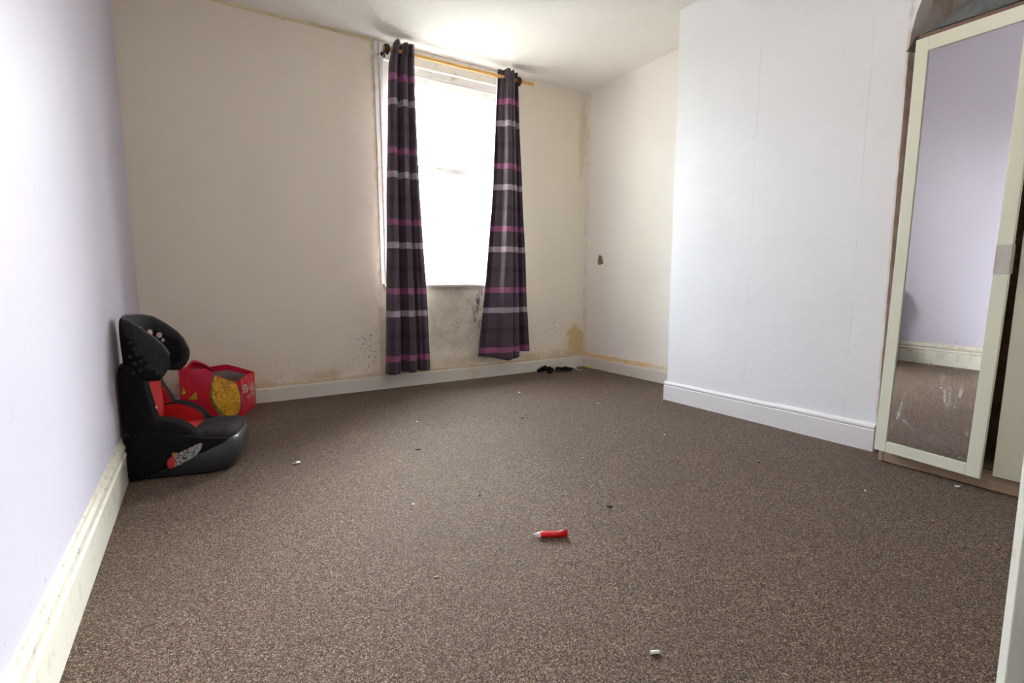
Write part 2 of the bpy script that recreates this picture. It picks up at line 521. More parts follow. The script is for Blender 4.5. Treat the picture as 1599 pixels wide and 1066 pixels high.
# ------------------------------------------------------------------ room shell
T = .14
bm = BM()
grid(1, 1, lambda u, v: (XL-T+(XR+T-XL+T)*u, YN-T+(YB+T-YN+T)*v, 0), bm)
bm = box(BM(), (XL-T, YN-T, -.12), (XR+T, YB+T, 0))
struct(obj('floor', bm, M_carpet))
bm = box(BM(), (XL-T, YN-T, HC), (XR+T, YB+.02, HC+.12))
struct(obj('ceiling', bm, M_ceil))
# the left wall has bowed plaster: a fine grid whose skin ripples by a few millimetres
def lw(u, v):
    y = YN + (YB-YN)*u; z = HC*v
    return (XL + .0035*math.sin(z*2.3+1.0)*min(1, (YB-y)*1.2) + .004*noise.noise((y*1.2, z*1.2, 3)), y, z)
bm = grid(50, 36, lw)
bm2 = box(bm, (XL-T, YN, 0), (XL-.012, YB+T, HC))
struct(obj('wall_left', bm2, M_left, smooth=False))
# back wall in four blocks round the window opening
bm = BM()
box(bm, (XL-T, YB, 0), (WX0, YB+TB, HC)); box(bm, (WX1, YB, 0), (XR+T, YB+TB, HC))
box(bm, (WX0, YB, 0), (WX1, YB+TB, WZ0)); box(bm, (WX0, YB, WZ1), (WX1, YB+TB, HC))
struct(obj('wall_back', bm, M_back))
bm = box(BM(), (XR, YC-.01, 0), (XR+T, YB, HC))
wra = struct(obj('wall_right_alcove', bm, M_alc))
# a knocked-out patch of plaster
hole = [(3.718, 1.016), (3.722, 1.045), (3.716, 1.082), (3.704, 1.104), (3.690, 1.112), (3.682, 1.098), (3.662, 1.092), (3.652, 1.076), (3.655, 1.058), (3.642, 1.050), (3.644, 1.030), (3.630, 1.014), (3.655, 1.020), (3.690, 1.008)]
def prism(x0, x1, grow=1.0):
    bm = BM(); cy = sum(p[0] for p in hole)/len(hole); cz = sum(p[1] for p in hole)/len(hole)
    a = [bm.verts.new((x0, cy+(y-cy), cz+(z-cz))) for y, z in hole]; b = [bm.verts.new((x1, cy+(y-cy)*grow, cz+(z-cz)*grow)) for y, z in hole]
    for k in range(len(hole)): bm.faces.new((a[k], a[(k+1) % len(hole)], b[(k+1) % len(hole)], b[k]))
    bm.faces.new(a[::-1]); bm.faces.new(b); return bm
M_plaster = simple('raw_brown_plaster', (.36, .24, .165), .95, .3, 60, .6, bscale=120)
cut = obj('cutter', prism(XR-.02, XR+.016), M_plaster)
md = wra.modifiers.new('hole', 'BOOLEAN'); md.operation = 'DIFFERENCE'; md.object = cut; md.solver = 'EXACT'
bpy.context.view_layer.update()
me2 = bpy.data.meshes.new_from_object(wra.evaluated_get(bpy.context.evaluated_depsgraph_get()))
wra.modifiers.clear(); wra.data = me2
bpy.data.objects.remove(cut)
bm = prism(XR+.008, XR+.0155); rumple_ = [setattr(v, 'co', v.co+Vector((.004*noise.noise(v.co*60), 0, 0))) for v in bm.verts]
obj('broken_plaster', bm, M_plaster, wra)
# chimney breast block, its front face running on over the wardrobe recess as an arch
bm = BM()
box(bm, (XC, YA, 0), (XR+T, YC, HC))
struct(obj('wall_right_chimney', bm, M_chim))
bm = BM()
AZ0, AR = 1.90, .70
yc = (YA+YN)/2; ry = (YA-YN)/2
pf, pt = [], []
n = 28
for k in range(n+1):
    a = PI*k/n
    pf.append((yc+ry*math.cos(a), AZ0+AR*math.sin(a))); 
for x in (XC, XC+.10):
    lo = [bm.verts.new((x, y, z)) for y, z in pf]; hi = [bm.verts.new((x, y, HC)) for y, z in pf]
    for k in range(n): bm.faces.new((lo[k], lo[k+1], hi[k+1], hi[k]))
    pt.append(lo)
for k in range(n): bm.faces.new((pt[0][k], pt[0][k+1], pt[1][k+1], pt[1][k]))
struct(obj('wall_right_arch', bm, M_chim))
bm = box(BM(), (XR, YN, 0), (XR+T, YA, HC))
struct(obj('wall_right_recess', bm, M_back))
# near wall with the doorway the door hangs in, and the landing behind it
DX0, DX1, DH = .72, 1.50, 2.02
bm = BM()
box(bm, (XL-T, YN-T, 0), (DX0, YN, HC)); box(bm, (DX1, YN-T, 0), (XR+T, YN, HC)); box(bm, (DX0, YN-T, DH), (DX1, YN, HC))
struct(obj('wall_near', bm, M_near))
bm = BM()
box(bm, (DX0-.4, YN-1.6, -.12), (DX1+.4, YN-T, 0)); box(bm, (DX0-.4, YN-1.6, 2.4), (DX1+.4, YN-T, 2.5))
box(bm, (DX0-.5, YN-1.6, 0), (DX0-.4, YN-T, 2.4)); box(bm, (DX1+.4, YN-1.6, 0), (DX1+.5, YN-T, 2.4)); box(bm, (DX0-.5, YN-1.7, 0), (DX1+.5, YN-1.6, 2.4))
struct(obj('wall_landing', bm, M_near))

# skirting boards
ogee = [(0, 0), (.018, 0), (.018, .100), (.0185, .104), (.013, .107), (.014, .112), (.018, .117), (.017, .124), (.012, .129), (.006, .133), (0, .136)]
def scale_prof(p, sx, sz): return [(a*sx, b*sz) for a, b in p]
tall = [(0, 0), (.020, 0), (.020, .118), (.0235, .122), (.0235, .130), (.017, .136), (.018, .146), (.022, .154), (.020, .166), (.012, .176), (.009, .184), (0, .192)]
struct(obj('baseboard_left', extrude_profile(tall, (XL, YN, 0), (XL, YB, 0), (1, 0, 0)), M_bb_left))
back = [(0, 0), (.024, 0), (.024, .096), (.020, .102), (.016, .104), (.016, .110), (.013, .124), (.006, .132), (0, .134)]
struct(obj('baseboard_back', extrude_profile(back, (XL+.024, YB, 0), (XR, YB, 0), (0, -1, 0)), M_bb_back))
alc = [(0, 0), (.022, 0), (.022, .100), (.016, .103), (.006, .146), (0, .148)]
struct(obj('baseboard_right', extrude_profile(alc, (XR, YC, 0), (XR, YB-.024, 0), (-1, 0, 0)), M_bb_alc))
root = struct(empty('baseboard_chimney', (0, 0, 0)))
obj('board', extrude_profile(ogee, (XC, 1.63, 0), (XC, YC+.016, 0), (-1, 0, 0)), M_bb_chim, root)
obj('board', extrude_profile(scale_prof(ogee, 1.15, 1.03), (XC, YA, 0), (XC, 1.63, 0), (-1, 0, 0)), M_bb_chim, root)
obj('board', extrude_profile(ogee, (XC, YC, 0), (XR-.022, YC, 0), (0, 1, 0)), M_bb_chim, root)
struct(obj('baseboard_near', extrude_profile(ogee, (XL+.02, YN, 0), (DX0-.08, YN, 0), (0, 1, 0)), M_bb_left))

# yellowed filler strip where the back wall meets the ceiling
bm = BM()
pts = [(XL+.01+ (1.235-XL-.01)*i/24, YB-.004, HC-.006+.002*math.sin(i*1.7)) for i in range(25)]
tube(bm, pts, .010, 6)
struct(obj('trim_1', bm, M_caulk, smooth=True))

# ------------------------------------------------------------------ window
win = struct(empty('window_1', ((WX0+WX1)/2, YB, WZ0)))
wo = Vector(win.location)
def wbox(name, a, b, mat=M_winpaint, w=.003, parent=None):
    return obj(name, bbox(tuple(Vector(a)-wo), tuple(Vector(b)-wo), w), mat, parent or win)
# architrave strips on the room side, left of the curtain
wbox('architrave', (WX0-.062, YB-.010, WZ0-.0), (WX0-.030, YB+.01, HC-.004))
wbox('architrave', (WX0-.028, YB-.022, WZ0-.0), (WX0+.004, YB+.02, HC-.012), w=.008)
wbox('architrave', (WX1-.004, YB-.022, WZ0-.0), (WX1+.050, YB+.02, HC-.012), w=.008)
wbox('head_board', (WX0, YB-.016, WZ1-.012), (WX1, YB+.02, WZ1+.055), w=.006)
wbox('head_board', (WX0, YB-.004, WZ1+.055), (WX1, YB+.02, HC-.004), w=.004)
# box frame
D0, D1 = YB+.02, YB+.13
wbox('frame', (WX0, D0, WZ0), (WX0+.05, D1, WZ1))
wbox('frame', (WX1-.05, D0, WZ0), (WX1, D1, WZ1))
wbox('frame', (WX0+.05, D0, WZ1-.055), (WX1-.05, D1, WZ1))
wbox('frame', (WX0+.05, D0, WZ0), (WX1-.05, D1, WZ0+.02))
wbox('staff_bead', (WX0+.05, D0+.005, WZ0+.02), (WX0+.068, D0+.025, WZ1-.055), w=.005)
wbox('staff_bead', (WX1-.068, D0+.005, WZ0+.02), (WX1-.05, D0+.025, WZ1-.055), w=.005)
wbox('staff_bead', (WX0+.068, D0+.005, WZ1-.075), (WX1-.068, D0+.025, WZ1-.055), w=.005)
gx0, gx1 = WX0+.052, WX1-.052
def sash(nm, z0, z1, y0, bot, topr):
    r = empty(nm); r.parent = win; r.location = (0, 0, 0)
    wbox('stile', (gx0, y0, z0), (gx0+.048, y0+.036, z1), parent=r)
    wbox('stile', (gx1-.048, y0, z0), (gx1, y0+.036, z1), parent=r)
    wbox('rail', (gx0+.048, y0, z0), (gx1-.048, y0+.036, z0+bot), parent=r)
    wbox('rail', (gx0+.048, y0, z1-topr), (gx1-.048, y0+.036, z1), parent=r)
    wbox('pane', (gx0+.046, y0+.015, z0+bot-.002), (gx1-.046, y0+.019, z1-topr+.002), M_glass, .0005, parent=r)
    return r
ZM = 1.775
sash('lower_sash', WZ0+.022, ZM+.022, D0+.028, .075, .042)
sash('upper_sash', ZM-.022, WZ1-.056, D0+.068, .042, .045)
# sill board with rounded nose
sp = [(0, 0), (.052, 0), (.060, .006), (.062, .014), (.058, .022), (.050, .026), (-.02, .026), (-.02, 0)]
obj('sill', extrude_profile(sp, Vector((WX0-.045, YB, WZ0-.024))-wo, Vector((WX1+.06, YB, WZ0-.024))-wo, (0, -1, 0)), M_sill, win)
tag(win)

# ------------------------------------------------------------------ curtain pole
PY, PZ = YB-.118, 2.553
pole = tag(empty('curtain_pole', (1.93, PY, PZ)), 'pine curtain pole on dark brackets across the window head', 'curtain pole')
bm = tube(BM(), [(-.672, 0, 0), (.655, 0, 0)], .0135, 20); obj('rod', bm, M_pole, pole, True); sharp(pole.children[0])
for x, e in ((-.645, -1), (.505, 1)):
    bm = BM()
    lathe(bm, [(.0005, PY-YB+.118-.004), (.004, -.002)], 4) if False else None
    # turned bracket: wall rose, neck and cup ring
    lathe(bm, [(.030, .116), (.032, .108), (.022, .100), (.012, .090), (.011, .050), (.016, .034), (.022, .024), (.018, .016)], 24, 'y', (0, 0, -.004))
    lathe(bm, [(.0145, -.018), (.026, -.018), (.031, -.010), (.032, 0), (.031, .010), (.026, .018), (.0145, .018)], 24, 'x')
    obj('bracket', bm, M_darkwood, pole, True, loc=(x, 0, 0)); sharp(pole.children[-1], 50)
    bm = lathe(BM(), [(.0005, -.013), (.008, -.010), (.0125, -.004), (.0125, .004), (.008, .010), (.0005, .013)], 16, 'z')
    obj('bracket_knob', bm, M_darkwood, pole, True, loc=(x, -.012, -.034))

# ------------------------------------------------------------------ curtains
def curtain(name, label, xl, xr, folds, zb, zt, seed, ampl):
    root = tag(empty(name, (xl[-1][1], PY, PZ)), label, 'curtain')
    o0 = Vector(root.location)
    def fn(u, v):
        z = zb(u) + (zt(u)-zb(u))*v
        a, b = interp(xl, z), interp(xr, z)
        w = u + .010*math.sin(v*5+seed+u*9)*math.sin(PI*u)
        A = interp(ampl, z)
        y = sinterp(folds, w)*A - .010*interp([(2.2, 0), (2.5, 1)], z) + .006*noise.noise((u*4, z*1.7, seed))
        x = a+(b-a)*u + .004*noise.noise((u*3, z*2.2, seed+5))
        return Vector((x, PY+y, z))
    bm = grid(96, 110, lambda u, v: fn(u, v))
    # fold the mesh data into world height so the woven bands follow the drop
    o = obj('fabric', bm, M_lining, root, True)
    o.location = -o0
    so = o.modifiers.new('thickness', 'SOLIDIFY'); so.thickness = .0022; so.offset = -1; so.material_offset = 1
    o.data.materials.append(M_curt)
    # eyelets where the cloth crosses the pole
    cr = [i/400 for i in range(400) if sinterp(folds, i/400)*sinterp(folds, (i+1)/400) <= 0]
    for u in cr:
        p = fn(u, (PZ-zb(u))/(zt(u)-zb(u)))
        q = fn(min(1, u+.01), (PZ-zb(u))/(zt(u)-zb(u))); t = (q-p); t.z = 0; t.normalize()
        nrm = Vector((0, 0, 1)).cross(t)
        e = [Vector((0, 0, 1))*math.cos(2*PI*k/24)*.0225 + t*math.sin(2*PI*k/24)*.0225 for k in range(24)]
        bm = tube(BM(), e, .0042, 8, closed=True)
        obj('eyelet', bm, M_eyelet, root, True, loc=Vector((p.x, PY, PZ))-o0)
    return root
foldsL = [(0, .3), (.05, -.6), (.14, -1), (.26, -.7), (.35, .95), (.42, .4), (.50, -.9), (.58, -1), (.66, -.6), (.71, .95), (.77, -.5), (.86, -1), (.95, -.8), (1, .2)]
curtain('curtain', 'striped aubergine eyelet curtain hanging left of the window',
        [(0.1, 1.209), (.6, 1.225), (1.5, 1.258), (2.3, 1.293), (2.45, 1.300), (2.56, 1.325), (2.64, 1.352)],
        [(0.1, 1.572), (.6, 1.560), (1.0, 1.540), (1.5, 1.514), (2.0, 1.50), (2.64, 1.487)], foldsL,
        lambda u: .132+.012*u, lambda u: 2.612+.006*math.sin(u*20), 1.3, [(0, .056), (1.4, .052), (2.4, .042), (2.64, .040)])
foldsR = [(0, .4), (.06, 1), (.16, .25), (.32, .10), (.41, -.9), (.52, -1), (.60, -.75), (.64, -.40), (.68, -.8), (.74, -.9), (.80, .6), (.88, 1), (.95, -.1), (1, -.4)]
curtain('curtain', 'striped aubergine eyelet curtain hanging right of the window',
        [(0.1, 2.015), (.45, 2.055), (.9, 2.115), (1.6, 2.185), (2.2, 2.215), (2.64, 2.232)],
        [(0.1, 2.545), (.6, 2.515), (1.6, 2.462), (2.3, 2.428), (2.64, 2.405)], foldsR,
        lambda u: .205-.045*math.exp(-((u-.55)/.25)**2)+.02*(1 if u > .8 else 0), lambda u: 2.612+.005*math.sin(u*18), 4.1, [(0, .058), (1.4, .054), (2.4, .042), (2.64, .040)])

# ------------------------------------------------------------------ wardrobe
WH, WY0, WY1, WXF, WXB = 1.896, .235, 1.045, 2.707, 3.262
ward = tag(empty('wardrobe', (WXF, .64, 0), (math.radians(.55), 0, 0)), 'cream two-door wardrobe with oak sides standing in the arched recess', 'wardrobe')
def wb(name, a, b, mat=M_carcass, w=.0015, parent=None):
    o = Vector((WXF, .64, 0))
    return obj(name, bbox(tuple(Vector(a)-o), tuple(Vector(b)-o), w), mat, parent or ward)
wb('side_panel', (WXF, WY1-.018, .0), (WXB, WY1, WH-.018))
wb('side_panel', (WXF, WY0, .0), (WXB, WY0+.018, WH-.018))
wb('top_panel', (WXF-.004, WY0, WH-.018), (WXB, WY1, WH), M_carc_top)
wb('bottom_panel', (WXF+.004, WY0+.018, .058), (WXB, WY1-.018, .076))
wb('plinth', (WXF+.002, WY0+.018, .0), (WXF+.018, WY1-.018, .058))
wb('back_panel', (WXB-.006, WY0+.018, .076), (WXB, WY1-.018, WH-.018))
wb('shelf', (WXF+.05, WY0+.018, 1.52), (WXB-.006, WY1-.018, 1.538))
# right door, closed: plain slab with hinge-side edge
wb('door', (WXF-.021, WY0+.002, .066), (WXF-.003, .636, WH-.016), M_door, .002)
# left door stands ajar on its far hinges; framed mirror
dl = empty('mirror_door'); dl.parent = ward
dl.location = (2.690-WXF, 1.052-.64, 0); dl.rotation_euler = (math.radians(1.0), 0, math.radians(-4.0))
DW, DZ0, DZ1 = .390, .058, 1.850
def warp(bm, c=.045):
    """the thin door has bowed: its head leans out from the carcass"""
    for k in range(1, 30):
        z = DZ0 + (DZ1-DZ0)*k/30
        bmesh.ops.bisect_plane(bm, geom=list(bm.verts)+list(bm.edges)+list(bm.faces), plane_co=(0, 0, z), plane_no=(0, 0, 1))
    for v in bm.verts: v.co.x -= c*max(0, (v.co.z-DZ0)/(DZ1-DZ0))**2
    return bm
def db(name, y0, y1, z0, z1, x0, x1, mat, w=.0018, parent=dl):
    return obj(name, warp(bbox((x0, -y1, z0), (x1, -y0, z1), w)), mat, parent)
ST = .047
db('stile', 0, ST, DZ0, DZ1, -.018, 0, M_door)
db('stile', DW-ST, DW, DZ0, DZ1, -.018, 0, M_door)
db('rail', ST, DW-ST, DZ0, DZ0+.050, -.018, 0, M_door)
db('rail', ST, DW-ST, DZ1-.055, DZ1, -.018, 0, M_door)
db('door_back', ST-.01, DW-ST+.01, DZ0+.04, DZ1-.045, -.006, -.001, M_door, .0005)
db('mirror', ST-.004, DW-ST+.004, DZ0+.046, DZ1-.051, -.0115, -.0068, M_mirror, .0005)
for p in dl.children[-1].data.polygons: p.use_smooth = True
sharp(dl.children[-1], 20)
h = empty('handle'); h.parent = dl
z0, z1 = .885, .995
o = obj('handle', BM(), M_nickel, dl); bpy.data.objects.remove(h); bpy.data.objects.remove(o)
bm = BM()
box(bm, (-.0205, -DW-.003, z0), (-.0175, -DW+ST-.002, z1)); box(bm, (-.0205, -DW+ST-.004, z0), (-.009, -DW+ST-.001, z1)); box(bm, (-.0205, -DW-.003, z0), (.002, -DW-.0005, z1))
obj('handle', warp(bm), M_nickel, dl, label='satin nickel clip handle on the mirror door')
for z in (.22, .95, 1.70):
    bm = bbox((0.001, -.045, z-.02), (.010, -.004, z+.02), .003); obj('hinge', bm, M_nickel, dl)

# ------------------------------------------------------------------ open room door at the right edge
d1 = struct(empty('door_1', (1.165, .235, 0)))
ang = math.atan2(-.42-.235, 1.50-1.165)        # free edge -> hinge
d1.rotation_euler = (0, 0, ang)
LW = math.hypot(1.50-1.165, .655)-.02
def dbx(name, a, b, w=.003): return obj(name, bbox(a, b, w), M_opendoor, d1)
dbx('stile', (0, -.020, .006), (.095, .020, 2.0)); dbx('stile', (LW-.095, -.020, .006), (LW, .020, 2.0))
for a, b in ((.006, .20), (.78, .92), (1.88, 2.0)): dbx('rail', (.095, -.020, a), (LW-.095, .020, b))
for a, b in ((.20, .78), (.92, 1.88)): dbx('panel', (.095, -.008, a), (LW-.095, .008, b), .002)
bm = lathe(BM(), [(.026, .020), (.027, .026), (.012, .030), (.010, .044), (.022, .052), (.027, .062), (.024, .074), (.010, .080)], 20, 'y', (.055, 0, 1.0))
obj('knob', bm, M_nickel, d1, True)
# lining and architrave of the doorway
bm = BM()
for a, b in (((DX0-.07, YN, 0), (DX0, YN+.018, DH+.07)), ((DX1, YN, 0), (DX1+.07, YN+.018, DH+.07)), ((DX0, YN, DH), (DX1, YN+.018, DH+.07))): box(bm, a, b)
struct(obj('trim_2', bm, M_opendoor))

# ------------------------------------------------------------------ child car seat
def superpt(a, ex): 
    c, s = math.cos(a), math.sin(a)
    return (math.copysign(abs(c)**(2/ex), c), math.copysign(abs(s)**(2/ex), s))
def loft_plan(secs, ex=4.5, n=40, bm=None):
    """stack of rounded plan outlines: (z, x0, x1, half width)"""
    bm = bm or BM(); rings = []
    for z, x0, x1, hw in secs:
        ring = []
        for k in range(n):
            c, s = superpt(2*PI*k/n, ex); ring.append(bm.verts.new(((x0+x1)/2+(x1-x0)/2*c, hw*s, z)))
        rings.append(ring)
    for A, B in zip(rings, rings[1:]):
        for k in range(n): bm.faces.new((A[k], A[(k+1) % n], B[(k+1) % n], B[k]))
    for ring, fl in ((rings[0], True), (rings[-1], False)):
        c = bm.verts.new(sum((v.co for v in ring), Vector())/n)
        for k in range(n): bm.faces.new((ring[k], ring[(k+1) % n], c))
    return bm
def slab(outline, a0, a1, axis='y', edge=.02, sm=5, puff=.0, bm=None, rot=None):
    """padded slab: closed outline of (p, z), thickness a0..a1 along the axis, rounded rim, slightly puffed faces"""
    bm = bm or BM()
    P = [Vector((p[0], p[1], 0)) for p in outline]
    P = smoothpath(P, sm, True); n = len(P); c = sum(P, Vector())/n
    size = max((p-c).length for p in P); mid, hh = (a0+a1)/2, (a1-a0)/2
    lay = []
    for sgn in (-1, 1):
        L = []
        for q in (.0, .25, .5, .75, .92, 1.0):
            L.append((1-(edge/size)*(1-math.sqrt(max(0, 1-q*q))), mid+sgn*(hh-edge+edge*q) if hh > edge else mid+sgn*hh*q))
        e = 1-edge/size
        for q in (.82, .6, .35): L.append((e*q, mid+sgn*(hh+puff*(1-q*q))))
        lay.append((L, sgn))
    def V(s_, a):
        out = []
        for p in P:
            d = c+(p-c)*s_
            out.append(bm.verts.new((d.x, a, d.y) if axis == 'y' else (a, d.x, d.y)))
        return out
    for L, sgn in lay:
        rings = [V(*q) for q in L]
        for A, B in zip(rings, rings[1:]):
            for k in range(n): bm.faces.new((A[k], A[(k+1) % n], B[(k+1) % n], B[k]))
        v = bm.verts.new((c.x, mid+sgn*(hh+puff), c.y) if axis == 'y' else (mid+sgn*(hh+puff), c.x, c.y))
        for k in range(n): bm.faces.new((rings[-1][k], rings[-1][(k+1) % n], v))
        if sgn == -1: first = rings[0]
        else:
            for k in range(n): bm.faces.new((first[k], first[(k+1) % n], rings[0][(k+1) % n], rings[0][k]))
    bmesh.ops.remove_doubles(bm, verts=bm.verts, dist=1e-6)
    return bm

seat = tag(empty('child_car_seat', (-.072, 2.744, 0), (0, 0, -.255)), 'black and red high-back child car seat against the lavender wall', 'car seat')
# plastic booster base
obj('base_shell', loft_plan([(0, -.215, .200, .180), (.010, -.222, .232, .200), (.05, -.224, .258, .211), (.09, -.224, .266, .213), (.125, -.222, .266, .208), (.150, -.218, .256, .196), (.160, -.20, .236, .172), (.150, -.18, .215, .15)]), M_plas, seat, True)
# fabric skirts over the upper rear flanks
sk = [(-.226, .015), (-.228, .12), (-.222, .20), (-.08, .205), (.04, .185), (.13, .168), (.225, .158), (.19, .135), (.11, .105), (.0, .070), (-.12, .028)]
for s in (-1, 1): obj('side_cover', slab(sk, s*.203-.0125, s*.203+.0125, edge=.011), M_black, seat, True)
obj('seat_cushion', loft_plan([(.14, -.18, .11, .125), (.165, -.185, .115, .130), (.182, -.18, .105, .124), (.187, -.16, .08, .10)], 3.5), M_red, seat, True)
obj('thigh_pad', loft_plan([(.135, .02, .225, .165), (.150, .01, .250, .183), (.170, .015, .252, .184), (.184, .03, .236, .170), (.190, .05, .21, .14)], 4), M_padgrey, seat, True)
# padded armrests
ar = [(-.19, .145), (-.195, .20), (-.165, .245), (-.10, .262), (-.03, .252), (.035, .222), (.070, .185), (.060, .150), (-.05, .140)]
arn = ar
for s in (-1, 1):
    ar = arn if s < 0 else [(p-.02, .145+(z-.145)*1.16) for p, z in arn]
    a = obj('armrest', slab(ar, s*.163-.036, s*.163+.036, edge=.028, puff=.004), M_black, seat, True)
    ins = [(p*.94-.006, .2+(z-.2)*.88) for p, z in ar]
    q = s*.1245
    obj('inner_panel', slab(ins, q-.006, q+.006, edge=.005, puff=.003), M_red, a, True)
    pth = smoothpath([(p, s*.124, z) for p, z in [(p*.95-.006, .2+(z-.2)*.93) for p, z in ar]], 5, True)
    obj('piping', tube(BM(), pth, .0055, 8, closed=True), M_pipe, a, True)
# back: shell, red panel, torso wings
bs = [(-.178, .05), (-.170, .30), (-.155, .44), (-.13, .50), (0, .51), (.13, .50), (.155, .44), (.170, .30), (.178, .05)]
obj('back_shell', slab(bs, -.245, -.195, axis='x', edge=.02), M_plasblk, seat, True)
bp = [(-.135, .16), (-.140, .27), (-.118, .36), (-.098, .43), (-.105, .50), (0, .52), (.105, .50), (.098, .43), (.118, .36), (.140, .27), (.135, .16), (0, .15)]
b = obj('back_pad', slab(bp, -.200, -.150, axis='x', edge=.018, puff=.006), M_red, seat, True)
tw = [(-.232, .12), (-.236, .30), (-.236, .45), (-.222, .490), (-.185, .497), (-.148, .480), (-.128, .435), (-.118, .38), (-.104, .30), (-.090, .24), (-.085, .19), (-.14, .14)]
twn = tw
twf = [(-.232, .12), (-.236, .30), (-.236, .45), (-.222, .485), (-.195, .490), (-.178, .47), (-.170, .43), (-.160, .38), (-.128, .32), (-.108, .27), (-.105, .20), (-.15, .14)]
for s in (-1, 1):
    tw = twn if s < 0 else twf
    w = obj('torso_wing', slab(tw, s*.160-.027, s*.160+.027, edge=.022, puff=.003), M_black, seat, True)
    ins = [(-.18+(p+.15)*.78+.035, .31+(z-.31)*.86) for p, z in tw]
    q = s*.1315
    obj('inner_panel', slab(ins, q-.005, q+.005, edge=.004, puff=.002), M_red, w, True)
    pth = smoothpath([(-.15+(p+.15)*.97, s*.132, .31+(z-.31)*.97) for p, z in tw], 4, True)
    obj('piping', tube(BM(), pth, .005, 8, closed=True), M_pipe, w, True)
# winged headrest: a padded U in plan whose wings taper and round off
HP = [(-.012, .150), (-.055, .164), (-.115, .167), (-.172, .150), (-.208, .107), (-.222, .055), (-.225, 0)]
HP = HP + [(x, -y) for x, y in HP[-2::-1]]
path = smoothpath([(x, y, 0) for x, y in HP], 7)
def htop(f): return interp([(-.23, .706), (-.17, .690), (-.115, .655), (-.06, .612), (-.03, .578), (-.008, .530)], f)
def hbot(f): return interp([(-.23, .44), (-.17, .435), (-.10, .428), (-.065, .428), (-.04, .450), (-.02, .478), (-.008, .510)], f)
bm = BM(); rings = []
for i, p in enumerate(path):
    a = path[max(0, i-1)]; b_ = path[min(len(path)-1, i+1)]; t = (b_-a).normalized(); nrm = Vector((-t.y, t.x, 0))
    zt, zb = htop(p.x), hbot(p.x); hh = max(.006, (zt-zb)/2); th = .026 if p.x > -.15 else .022
    th *= min(1, .35+hh*6)
    ring = []
    for k in range(20):
        c, s = superpt(2*PI*k/20, 3.2)
        lean = .030*(s if s > 0 else 0)                       # the wings flare a little at the top
        ring.append(bm.verts.new(p + nrm*(th*c) + Vector((0, 0, (zt+zb)/2+hh*s))))
    rings.append(ring)
for A, B in zip(rings, rings[1:]):
    for k in range(20): bm.faces.new((A[k], A[(k+1) % 20], B[(k+1) % 20], B[k]))
bm.faces.new(rings[0][::-1]); bm.faces.new(rings[-1])
head = obj('headrest', bm, M_char, seat, True)
# grey piping along the top rim
pts = [Vector((p.x, p.y, htop(p.x)+.001)) for p in path]
obj('rim_piping', tube(BM(), pts, .005, 8), simple('grey_rim', (.075, .068, .066), .6, .1, 30), head, True)
# inner head pad with printed dots, on the far wing and the back
hp2 = [(-.190, .47), (-.196, .60), (-.185, .645), (-.12, .612), (-.055, .578), (-.045, .54), (-.06, .475)]
pad = obj('head_pad', slab(hp2, .132, .144, edge=.006, puff=.003), M_black, head, True)
pad2 = obj('head_pad', slab([(-.07, .46), (-.075, .62), (0, .635), (.075, .62), (.07, .46)], -.206, -.194, axis='x', edge=.008, puff=.004), M_black, head, True)
# two-tone cover: the lower rear of each wing's outside is black mesh
head.data.materials.append(M_black)
for p in head.data.polygons:
    c = p.center
    if abs(c.y) > .135 and abs(p.normal.y) > .3 and p.normal.y*c.y > 0 and c.z < .665-(c.x+.205)*1.42: p.material_index = 1
    if c.x < -.2: p.material_index = 1 if p.normal.x < 0 else 0
def dot(loc, r, mat, face, nm='printed_dot'):
    bm = lathe(BM(), [(r*.9, -.002), (r, .0008), (r, .0016), (r*.85, .0022)], 20)
    o = obj(nm, bm, mat, head, True); o.location = loc; o.rotation_euler = Vector(face).to_track_quat('Z', 'Y').to_euler(); return o
dot((-.194, .048, .638), .0135, M_lilac, (1, -.15, .1)); dot((-.172, .106, .619), .0140, M_peach, (.8, -.6, .1)); dot((-.137, .1300, .604), .0135, M_peach, (.1, -1, .1))
dot((-.122, .1300, .580), .0085, M_lilac, (0, -1, .1))
for f, z in ((-.156, .600), (-.146, .572), (-.136, .548), (-.116, .556), (-.124, .518), (-.104, .528), (-.102, .495), (-.165, .540), (-.15, .51), (-.13, .48), (-.16, .47), (-.085, .49)):
    dot((f, -.1925, z), .0085, M_char, (0, -1, 0), 'mesh_ring')
# instruction sticker, orange tab and belt clip on the side facing the room
def mk_sticker():
    t = NT('sticker_print'); o = t.xyz()
    n = t.noise(95, 3, .7); n2 = t.noise(40, 2)
    c = t.mix(t.maprange(n, .48, .56), (.36, .38, .38), (.06, .06, .06))
    c = t.mix(t.maprange(n2, .55, .62, 0, .6), c, (.45, .25, .22))
    c = t.mix(t.math('LESS_THAN', o[0], -.02), c, (.55, .03, .03))
    t.base(c); t.b.inputs['Roughness'].default_value = .35
    return t.m
st = obj('sticker', slab([(-.044, .047), (-.050, .085), (.0, .112), (.06, .135), (.098, .148), (.108, .138), (.080, .098), (.02, .068)], -.2185, -.2145, edge=.0015, sm=3), mk_sticker(), seat, False, 'grey sticker with a red end')
obj('tab', bbox((-.030, -.2175, .098), (-.006, -.2145, .116), .001), simple('orange_tab', (.50, .20, .02), .5), seat)
obj('belt_clip', bbox((-.088, -.136, .300), (-.066, -.128, .312), .002), M_white, seat)
seat.scale = (.857, .857, 1.0)
# the back reclines a touch
for o in [c for c in seat.children_recursive if c.type == 'MESH']:
    if any(k in o.name for k in ('back', 'torso', 'head', 'rim')) or (o.parent and any(k in o.parent.name for k in ('torso',))):
        for v in o.data.vertices: v.co.x -= .035*max(0, v.co.z-.14)
    elif o.parent is head: o.location.x -= .035*max(0, o.location.z-.14)
for o in seat.children:
    if o.name.startswith('belt_clip'): o.location.x = -.040

